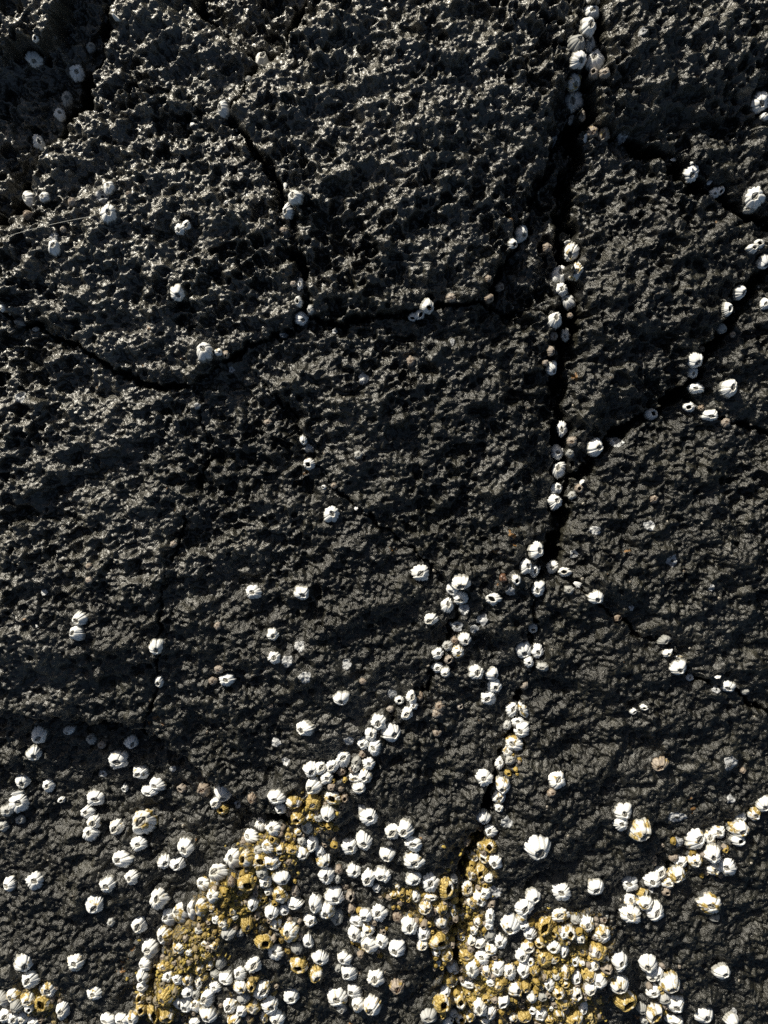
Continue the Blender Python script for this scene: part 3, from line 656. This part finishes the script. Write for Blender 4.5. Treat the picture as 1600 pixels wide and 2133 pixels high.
# ------------------------------------------------------------------ barnacle models (unit radius, base at z = 0)
def barnacle_model(seed, empty=False, dome=False, NA=19, NT=8):
    r = random.Random(seed)
    ph = r.uniform(0, 6.28)
    cuts = [ph + k * math.pi / 3 + r.uniform(-0.16, 0.16) for k in range(6)]
    hgt = r.uniform(0.72, 1.0) if not dome else r.uniform(0.6, 0.75)
    rim = r.uniform(0.40, 0.54) if not (empty or dome) else (r.uniform(0.55, 0.66) if empty else 0.36)
    ax = r.uniform(0, math.pi)
    el = r.uniform(1.05, 1.3)
    ribs = [r.uniform(0.015, 0.075) for _ in range(24)]
    nrs = [r.choice([1, 2, 2, 3]) for _ in range(6)]
    skew = [r.uniform(0.75, 1.3) for _ in range(6)]
    leanx, leany = r.uniform(-0.10, 0.10), r.uniform(-0.16, 0.04)
    wob = [(r.uniform(0.01, 0.065), r.uniform(0, 6.28)) for _ in range(4)]
    def rimshape(a):
        c, s = math.cos(a - ax), math.sin(a - ax)
        e = (abs(c / el) ** 1.4 + abs(s * el) ** 1.4) ** (-1 / 1.4)     # a lens to diamond shaped mouth
        return rim * e
    plates = []
    for k in range(6):
        a0, a1 = cuts[k], cuts[(k + 1) % 6] + (2 * math.pi if k == 5 else 0)
        rt = r.uniform(-0.06, 0.08)          # each plate ends at its own height
        bulge = r.uniform(0.9, 1.12)
        vs, fs = [], []
        tl = [-0.35] + [i / NT for i in range(NT + 1)]
        for ti, t in enumerate(tl):
            for j in range(NA):
                u = j / (NA - 1)
                gap = 0.009 * (1.0 - 0.3 * max(t, 0))
                a = a0 + gap + (a1 - a0 - 2 * gap) * u
                tt = max(t, 0)
                nr = nrs[k]; us = u ** skew[k]
                rib = 0.5 - 0.5 * math.cos(2 * math.pi * nr * us)
                rb = 1.0 + (ribs[k * 3 + min(int(us * nr), 2)] * 1.8 * (rib - 0.4)) * (1 - tt * 0.6)
                rb += (0.017 * math.cos(23 * a + ph) if NA > 12 else 0) * (1 - 0.5 * tt)
                rb += sum(am * math.cos((q + 2) * a + p0) for q, (am, p0) in enumerate(wob)) * (1 - 0.5 * tt)
                edgein = 1 - 0.07 * math.exp(-(min(u, 1 - u) / 0.07) ** 2)     # plate margins roll inward
                prof = (1 - tt ** 1.55) ** 0.8 if not dome else (1 - tt ** 2.2) ** 0.75
                rr = rimshape(a)
                rad = (rr + (1.0 * rb - rr) * prof * (0.97 + 0.03 * bulge)) * edgein
                z = hgt * (tt + rt * tt * tt + 0.06 * tt * math.sin(math.pi * u)) if t >= 0 else -0.35
                if t < 0: rad *= 1.04
                vs.append((rad * math.cos(a) + leanx * tt, rad * math.sin(a) + leany * tt, z))
        rows = len(tl)
        top = vs[(rows - 1) * NA:rows * NA]
        for dz, fr in ((0.0, 0.86), (-0.16, 0.76), (-0.55, 0.84)):
            for (x, y, z) in top:
                vs.append(((x - leanx) * fr + leanx, (y - leany) * fr + leany, z + dz * hgt))
        rows += 3
        for i in range(rows - 1):
            for j in range(NA - 1):
                p = i * NA + j
                fs.append((p, p + 1, p + NA + 1, p + NA))
        # side walls of the plate so the sutures are real grooves
        base = len(vs)
        for side in (0, NA - 1):
            ids = [i * NA + side for i in range(1, NT + 2)]
            st = len(vs)
            for i in ids:
                x, y, z = vs[i]
                vs.append((leanx + (x - leanx) * 0.72, leany + (y - leany) * 0.72, z - 0.04))
            for q in range(len(ids) - 1):
                f = (ids[q], ids[q + 1], st + q + 1, st + q)
                fs.append(f if side else f[::-1])
        plates.append((vs, fs))
    # lid: two pairs of valves meeting in a ridge
    vs, fs = [], []
    zl = hgt * (0.82 if not dome else 0.88)
    NR = 6
    seam = 0.05
    for s in (1, -1):
        st = len(vs)
        for i in range(9):
            u = -1 + 2 * i / 8
            half = rim * 0.98 / el * (1 - abs(u) ** 1.6) * 0.95 + 0.012
            xx = u * rim * el * 0.93
            for j in range(4):
                v = j / 3
                zz = zl + 0.14 * rim * (1 - abs(u)) + (0.26 * rim * math.sin(math.pi * min(v * 1.25, 1)) if j else -0.22 * rim)
                if j == 3: zz = zl - 0.1
                zig = 0.05 * rim * math.sin(u * 9)
                yy = s * (zig * s * (1 - v) + 0.008 + half * v)
                c, sn = math.cos(ax), math.sin(ax)
                # a notch between scutum and tergum
                if i == 5: zz -= 0.10 * rim
                vs.append((leanx + xx * c - yy * sn, leany + xx * sn + yy * c, zz))
        for i in range(8):
            for j in range(3):
                p = st + i * 4 + j
                f = (p, p + 4, p + 5, p + 1)
                fs.append(f if s > 0 else f[::-1])
    return plates, (vs, fs), hgt

def join_models(parts):
    vs, fs = [], []
    for v, f in parts:
        b = len(vs)
        vs += v; fs += [tuple(i + b for i in q) for q in f]
    return vs, fs

PROTO = []
for s in range(14):
    plates, lid, hgt = barnacle_model(100 + s)
    pm = [mesh_from('wall_plate', v, f, M_SHELL) for v, f in plates]
    lm = mesh_from('lid', *lid, M_LID)
    jv, jf = join_models(plates)
    jm = mesh_from('shell', jv, jf, M_SHELL)
    PROTO.append(dict(pm=pm, lm=lm, jm=jm, raw=(plates, lid)))
EMPTY = []
for s in range(5):
    plates, lid, hgt = barnacle_model(300 + s, empty=True)
    EMPTY.append(dict(pm=[mesh_from('wall_plate', v, f, M_SHELL) for v, f in plates], jm=mesh_from('shell', *join_models(plates), M_SHELL), raw=(plates, lid)))
DOME = []
for s in range(6):
    plates, lid, hgt = barnacle_model(500 + s, dome=True)
    DOME.append(dict(pm=[mesh_from('wall_plate', v, f, M_SHELL) for v, f in plates], lm=mesh_from('lid', *lid, M_LID), jm=mesh_from('shell', *join_models(plates), M_SHELL), raw=(plates, lid)))

TINY = []
for s in range(14):
    plates, lid, hgt = barnacle_model(700 + s, empty=s % 2 == 0, NA=6, NT=3)
    TINY.append((plates, lid) if s % 2 else (plates, ([], [])))

# ------------------------------------------------------------------ names and labels
KW = {  # kind: (object name, words)
    'W': ('white_barnacle', 'white ribbed barnacle'), 'M': ('stained_barnacle', 'white barnacle stained with mustard crust'),
    'Y': ('mustard_barnacle', 'mustard crusted barnacle'), 'O': ('orange_barnacle', 'orange brown barnacle'),
    'B': ('brown_barnacle', 'brown domed barnacle'), 'D': ('grey_barnacle', 'dull grey barnacle'), 'A': ('green_barnacle', 'green tinged barnacle'),
    'E': ('empty_barnacle', 'hollow open barnacle shell'), 'G': ('barnacle_scar', 'pale flat scar of a lost barnacle'),
    'F': ('shell_fragment', 'broken white shell fragment'),
}
ORD = ['first', 'second', 'third', 'fourth', 'fifth', 'sixth', 'seventh', 'eighth', 'ninth', 'tenth', 'eleventh', 'twelfth', '13th', '14th', '15th', '16th']
by = {}
for p in PLACED:
    by.setdefault((p['zi'], p['k']), []).append(p)
for (zi, k), ps in by.items():
    where, axis, *_r = Z[zi]
    words = KW[k][1]
    ps.sort(key=lambda p: p['y' if axis == 'v' else 'x'])
    n = len(ps)
    a, b_ = ('topmost', 'lowest') if axis == 'v' else ('leftmost', 'rightmost')
    ws = where
    for i, p in enumerate(ps):
        big = max(p['w'], p['h'])
        size = 'large ' if big >= 42 else ('small ' if big <= 20 and k in 'WMYEO' else '')
        wds = {'W': 'white barnacle', 'M': 'half-mustard barnacle', 'Y': 'mustard barnacle', 'O': 'orange barnacle', 'B': 'brown barnacle', 'D': 'grey barnacle',
               'A': 'green tinged barnacle', 'E': 'hollow shell', 'G': 'pale scar', 'F': 'shell fragment'}[k]
        if n == 1:
            p['label'] = f"{size}{words}, the only such one {where}"
            if len(p['label'].split()) > 16: p['label'] = f"{size}{wds}, the only one {where}"
        elif i == 0 or i == n - 1:
            p['label'] = f"{size}{wds}, {a if i == 0 else b_} of its colour {where}" if k not in 'EGF' else f"{size}{wds}, {a if i == 0 else b_} one {where}"
        else:
            e = 'the top' if axis == 'v' else 'the left'
            p['label'] = f"{size}{wds}, {ORD[i]} from {e} {where}"

for p in PLACED:
    if len(p['label'].split()) > 16: p['label'] = p['label'].replace(' of its colour', ' one')
    if len(p['label'].split()) > 16: print('LONG', p['label'])
# ------------------------------------------------------------------ put them on the rock
def surf_normal(qx, qy, sp_=26):
    a = samp(BASE, qx - sp_, qy); b = samp(BASE, qx + sp_, qy); c = samp(BASE, qx, qy - sp_); d = samp(BASE, qx, qy + sp_)
    px_mm = 0.25 * 2 * sp_
    n = Vector((-(b - a) / px_mm, -(c - d) / px_mm, 1.0))
    n.x = max(-0.45, min(0.45, n.x)); n.y = max(-0.45, min(0.45, n.y))
    return n.normalized()

def scar_mesh(p, r):
    """a thin chalk base plate left on the rock, ragged, with radial ribs"""
    lx, ly, lz = p['loc']
    NA, NR = 36, 7
    vs, fs = [], []
    ph = [r.uniform(0, 6.28) for _ in range(4)]
    inner = r.choice([0.0, 0.0, 0.25])
    for i in range(NR):
        u = inner + (1 - inner) * i / (NR - 1)
        for j in range(NA):
            a = 2 * math.pi * j / NA
            rag = 1 + 0.10 * math.sin(3 * a + ph[0]) + 0.09 * math.sin(5 * a + ph[1]) + 0.06 * math.sin(11 * a + ph[2])
            x = lx + p['rx'] * 0.95 * u * rag * math.cos(a); y = ly + p['ry'] * 0.95 * u * rag * math.sin(a)
            qx, qy = to_px(x, y, 0)
            h = samp(FULL, float(qx), float(qy)) * MM
            sm = lz
            z = 0.85 * h + 0.15 * sm + 0.00016 + 0.00015 * (i == NR - 2) + 0.00010 * math.sin(12 * a + ph[3]) - (0.0012 if i == NR - 1 else 0)
            vs.append((x - lx, y - ly, z - lz))
    for i in range(NR - 1):
        for j in range(NA):
            j2 = (j + 1) % NA
            fs.append((i * NA + j, (i + 1) * NA + j, (i + 1) * NA + j2, i * NA + j2))
    return mesh_from('barnacle_scar', vs, fs, M_SCAR)

R_ = random.Random(5)
for num, p in enumerate(PLACED):
    k = p['k']
    name = KW[k][0]
    group = Z[p['zi']][4]
    seed = R_.random()
    if k == 'G':
        o = link(name, scar_mesh(p, R_))
        o.location = p['loc']
        tag(o, p['label'], 'barnacle scar', group)
        continue
    yel = {'Y': R_.uniform(0.51, 0.66), 'M': R_.uniform(0.42, 0.50), 'W': 0.0, 'A': 0.8, 'O': 0.42}.get(k, 0.0)
    if k == 'W' and p['y'] > 1550 and R_.random() < 0.4: yel = R_.uniform(0.30, 0.40)
    bro = {'B': R_.uniform(0.75, 1.0), 'O': 0.9, 'Y': 0.15}.get(k, 0.0)
    gre = {'D': R_.uniform(0.6, 0.9), 'B': 0.3, 'E': 0.15, 'A': 0.3}.get(k, R_.uniform(0, 0.14))
    color = (yel, bro, gre, seed)
    big = min(p['w'], p['h']) >= 25
    fam = EMPTY if k == 'E' else (DOME if k == 'B' and R_.random() < 0.4 else (EMPTY if k in 'YB' and R_.random() < 0.4 else PROTO))
    pr = R_.choice(fam)
    nrm = surf_normal(*p['q'])
    tilt = Vector((R_.gauss(0, 0.14), R_.gauss(0.04, 0.12), 0))
    up = (nrm + tilt).normalized()
    if k == 'F':
        up = (nrm + Vector((R_.uniform(-.3, .3), R_.uniform(-.3, .3), 0))).normalized()
    q = Vector((0, 0, 1)).rotation_difference(up)
    rz = R_.choice([0, math.pi]) + R_.gauss(0, 0.22)
    lean = 1.08 if p['y'] > 1200 else 1.0
    k_ = 1.03 if p['y'] > 1500 else 0.97
    rx, ry = p['rx'] * k_, p['ry'] * k_ / lean
    rzv = 0.5 * (rx + ry) * R_.uniform(0.92, 1.12)
    # the outline in the picture is foot and mouth together: set the foot back by part of the lean
    cx, cy, cz = cam.location
    vx, vy = p['loc'][0] - cx, p['loc'][1] - cy
    vh = cz - p['loc'][2]
    sh = 0.30 * rzv / vh
    loc = Vector((p['loc'][0] - vx * sh, p['loc'][1] - vy * sh, p['loc'][2] + 0.0002))
    q = q @ Quaternion((0, 0, 1), rz)
    def place(o):
        o.location = loc; o.rotation_mode = 'QUATERNION'; o.rotation_quaternion = q; o.scale = (rx, ry, rzv)
    if k == 'F':
        o = link(name, R_.choice(pr['pm']))
        place(o)
        o.scale = (rx * 1.5, ry * 1.5, rzv)
        o.color = color
        tag(o, p['label'], 'shell fragment', group)
        continue
    if big:
        root = bpy.data.objects.new(name, None)
        root.empty_display_size = 0.5
        C.objects.link(root)
        place(root)
        tag(root, p['label'], 'barnacle', group)
        for me in pr['pm']:
            c = link('wall_plate', me, root); c.color = color
        if 'lm' in pr:
            c = link('lid', pr['lm'], root); c.color = color
    else:
        root = link(name, pr['jm'])
        root.color = color
        place(root)
        tag(root, p['label'], 'barnacle', group)
        if 'lm' in pr:
            c = link('lid', pr['lm'], root); c.color = color

print('placed', len(PLACED), {k: sum(1 for p in PLACED if p['k'] == k) for k in KW}, 'zones', len(Z))

# ------------------------------------------------------------------ countless juveniles and crust filling the gaps of the crowded patches
def ground_at(px, py, sink=0.0):
    z = 0.0
    for _ in range(5):
        wx, wy, dep = to_plane(px, py, z)
        qx, qy = to_px(wx, wy, 0)
        z = (samp(FULL, float(qx), float(qy)) - sink) * MM
    return float(wx), float(wy), z, float(dep)

CROWD = [  # patches: centre, half sizes, how many
    (560, 1800, 60, 60, 42), (480, 1880, 60, 60, 46), (400, 1960, 60, 60, 46), (370, 2060, 60, 70, 55), (640, 1720, 60, 45, 30), (690, 1640, 40, 40, 18),
    (1000, 1830, 30, 80, 32), (960, 1950, 60, 70, 55), (1000, 2060, 80, 70, 60), (1180, 1990, 80, 80, 75), (1160, 2090, 90, 50, 60), (900, 1900, 50, 40, 26),
    (520, 2080, 60, 50, 22), (600, 1930, 40, 50, 14), (80, 2090, 60, 40, 16), (770, 1940, 40, 50, 14), (1380, 2070, 40, 60, 14), (1070, 1540, 20, 80, 12), (850, 1870, 60, 20, 12),
    (1440, 1790, 80, 40, 14),
]
occupied = [(p['x'], p['y'], 0.5 * max(p['w'], p['h'])) for p in PLACED]
def build_crowd(name, label, cat, hue, pick):
    vs, fs = [], []
    cnt = 0
    for (cx, cy, hx, hy, nn) in CROWD:
        for _ in range(int(nn * 1.6)):
            if R_.random() > pick: continue
            x = cx + R_.uniform(-1, 1) * hx; y = cy + R_.uniform(-1, 1) * hy
            if y > 2200: continue
            rad = R_.uniform(3.8, 8.5)
            if any((x - a) ** 2 + (y - b) ** 2 < (0.62 * (c + rad)) ** 2 for a, b, c in occupied): continue
            occupied.append((x, y, rad))
            wx, wy, z, dep = ground_at(x, y)
            rr = rad * dep / FPX
            src = R_.choice(TINY)
            v0, f0 = join_models(src[0] + [src[1]])
            a = R_.uniform(0, 6.28); c, s = math.cos(a), math.sin(a)
            tx, ty = R_.uniform(-.35, .35), R_.uniform(-.45, .2)
            b0 = len(vs)
            for (px, py, pz) in v0:
                X, Y = px * c - py * s, px * s + py * c
                vs.append((wx + rr * (X + tx * pz), wy + rr * (Y + ty * pz), z + rr * (pz * 1.1 - 0.1)))
            fs += [tuple(i + b0 for i in q) for q in f0]
            cnt += 1
    o = link(name, mesh_from(name, vs, fs, M_SHELL))
    o.color = hue
    tag(o, label, cat, kind='stuff')
    print(name, cnt, len(fs))
build_crowd('juvenile_barnacles', 'tiny mustard juvenile barnacles packed between the grown ones', 'barnacles', (0.62, 0.3, 0.1, 0.37), 0.6)
build_crowd('juvenile_brown_barnacles', 'tiny grey brown juvenile barnacles packed between the grown ones', 'barnacles', (0.30, 0.75, 0.35, 0.71), 0.7)

# crust and algae: ragged little plates standing between the shells
def crust(name, label, cat, mat, patches, lo, hi):
    vs, fs = [], []
    for (cx, cy, hx, hy, nn) in patches:
        for _ in range(nn):
            x = cx + R_.gauss(0, 0.5) * hx; y = cy + R_.gauss(0, 0.5) * hy
            if y > 2250: continue
            wx, wy, z, dep = ground_at(x, y)
            L_ = R_.uniform(lo, hi) * dep / FPX
            a = R_.uniform(0, 6.28); wd = L_ * R_.uniform(0.12, 0.4)
            dx, dy = math.cos(a), math.sin(a)
            b0 = len(vs)
            steps = 4
            bend = R_.uniform(-0.5, 0.5)
            for i in range(steps + 1):
                u = i / steps
                cxx = wx + dx * L_ * (u - 0.5) - dy * L_ * bend * u * (1 - u); cyy = wy + dy * L_ * (u - 0.5) + dx * L_ * bend * u * (1 - u)
                hh = L_ * 0.45 * math.sin(math.pi * u) * R_.uniform(0.6, 1.2)
                ww = wd * (1 - (2 * u - 1) ** 2) + 0.0001
                vs += [(cxx - dy * ww, cyy + dx * ww, z - 0.0006), (cxx - dy * ww * .4, cyy + dx * ww * .4, z + hh), (cxx + dy * ww * .5, cyy - dx * ww * .5, z + hh * 0.8), (cxx + dy * ww, cyy - dx * ww, z - 0.0006)]
            for i in range(steps):
                for j in range(3):
                    p0 = b0 + i * 4 + j
                    fs.append((p0, p0 + 1, p0 + 5, p0 + 4))
    o = link(name, mesh_from(name, vs, fs, mat))
    tag(o, label, cat, kind='stuff')
def spat():
    vs, fs = [], []
    for i in range(520):
        x = R_.uniform(0, 1600); y = 2133 * R_.random() ** 0.8
        if R_.random() < 0.45:
            pts_ = R_.choice(CRACKS)[0]
            a_, b_ = R_.choice(list(zip(pts_[:-1], pts_[1:]))); u = R_.random()
            x = a_[0] + (b_[0] - a_[0]) * u + R_.gauss(0, 14); y = a_[1] + (b_[1] - a_[1]) * u + R_.gauss(0, 14)
        if not (0 < x < 1600 and 0 < y < 2133): continue
        if any((x - a) ** 2 + (y - b) ** 2 < (c + 4) ** 2 for a, b, c in occupied): continue
        wx, wy, z, dep = ground_at(x, y)
        r = R_.uniform(1.6, 4.2) * dep / FPX
        n = 7; b0 = len(vs); el = R_.uniform(0.5, 1.0); a0 = R_.uniform(0, 6.28)
        for ring, (k, h) in enumerate(((1, -0.5), (0.75, 0.25), (0.35, 0.42), (0.28, 0.1))):
            for j in range(n):
                a = 6.2832 * j / n
                X = r * k * math.cos(a); Y = r * k * el * math.sin(a)
                vs.append((wx + X * math.cos(a0) - Y * math.sin(a0), wy + X * math.sin(a0) + Y * math.cos(a0), z + r * h * R_.uniform(0.8, 1.2)))
        for ring in range(3):
            for j in range(n):
                j2 = (j + 1) % n
                fs.append((b0 + ring * n + j, b0 + ring * n + j2, b0 + (ring + 1) * n + j2, b0 + (ring + 1) * n + j))
    o = link('barnacle_spat', mesh_from('barnacle_spat', vs, fs, M_SPAT))
    tag(o, 'tiny pale barnacle spat and shell grit dotted over the rock and cracks', 'barnacle spat', kind='stuff')
spat()
crust('algae_crust', 'ragged mustard yellow algae crust among the crowded barnacles', 'algae', M_CRUST,
      [(410, 1985, 50, 45, 260), (360, 2060, 60, 60, 320), (340, 2110, 40, 30, 140), (500, 1870, 60, 50, 200), (560, 1780, 60, 40, 150), (650, 1690, 50, 40, 80), (1180, 2020, 70, 80, 320), (970, 1900, 40, 110, 220), (1010, 2070, 60, 40, 160), (1180, 2100, 60, 40, 170), (850, 1866, 40, 10, 70), (1180, 1940, 60, 30, 100), (90, 2085, 30, 30, 70)], 4, 11)

# ------------------------------------------------------------------ sea snails
def snail(px, py, size, dark, label):
    wx, wy, z, dep = ground_at(px, py)
    r0 = 0.5 * size * dep / FPX
    vs, fs = [], []
    turns, per, ring = 4.2, 18, 10
    N = int(turns * per)
    for i in range(N + 1):
        u = i / N
        g = math.exp(-2.4 * u)
        a = u * turns * 2 * math.pi
        cr, tr = r0 * 0.55 * g, r0 * 0.50 * g
        zc = r0 * (0.45 + 1.5 * (1 - g) * 0.85)
        for j in range(ring):
            b = 2 * math.pi * j / ring
            rr = cr + tr * math.cos(b)
            vs.append((rr * math.cos(a), rr * math.sin(a), zc + tr * 1.1 * math.sin(b)))
    for i in range(N):
        for j in range(ring):
            j2 = (j + 1) % ring
            fs.append((i * ring + j, (i + 1) * ring + j, (i + 1) * ring + j2, i * ring + j2))
    root = bpy.data.objects.new('sea_snail', None); C.objects.link(root)
    root.location = (wx, wy, z); root.rotation_euler = (0.7, 0.3, 1.0)
    tag(root, label, 'sea snail')
    link('spiral_shell', mesh_from('spiral_shell', vs, fs, dark), root)
    # the horny door closing the mouth
    dv = [(r0 * 0.55 + r0 * 0.44 * math.cos(2 * math.pi * j / 12), 0.0002, r0 * 0.45 + r0 * 0.46 * math.sin(2 * math.pi * j / 12)) for j in range(12)] + [(r0 * 0.55, -r0 * 0.06, r0 * 0.45)]
    link('shell_door', mesh_from('shell_door', dv, [(j, (j + 1) % 12, 12) for j in range(12)], M_LID), root)
snail(1042, 1203, 22, M_SNAIL, 'brown spiral sea snail between the hairline crack knot and the long crack')
M_SNAIL2 = plain_material('snail_black', (0.008, 0.007, 0.006), (0.03, 0.025, 0.02), 700, 0.2)
snail(747, 950, 18, M_SNAIL2, 'glossy black spiral sea snail on the bare central slab')
snail(1158, 1092, 14, M_SNAIL2, 'small glossy black spiral sea snail at the bottom of the long upright crack')

# ------------------------------------------------------------------ the pale strand lying over the rock at the left
pts = []
for i in range(15):
    u = i / 14
    x, y = -10 + 205 * u, 500 - 50 * u - 4 * math.sin(math.pi * u)
    wx, wy, z, dep = ground_at(x, y)
    pts.append([wx, wy, z])
za = np.linspace(max(p[2] for p in pts[:5]), max(p[2] for p in pts[-5:]), 15) + 0.0004
vs, fs = [], []
for i, p in enumerate(pts):
    wx, wy, _d = to_plane(-10 + 205 * i / 14, 500 - 50 * i / 14 - 4 * math.sin(math.pi * i / 14), za[i])
    for j in range(6):
        a = 2 * math.pi * j / 6
        vs.append((float(wx), float(wy) + 0.00011 * math.cos(a), float(za[i]) + 0.00011 * math.sin(a)))
for i in range(14):
    for j in range(6):
        fs.append((i * 6 + j, i * 6 + (j + 1) % 6, (i + 1) * 6 + (j + 1) % 6, (i + 1) * 6 + j))
o = link('fibre_strand', mesh_from('fibre_strand', vs, fs, M_FIBRE))
tag(o, 'thin pale straight fibre lying across the rock at the left edge', 'fibre')
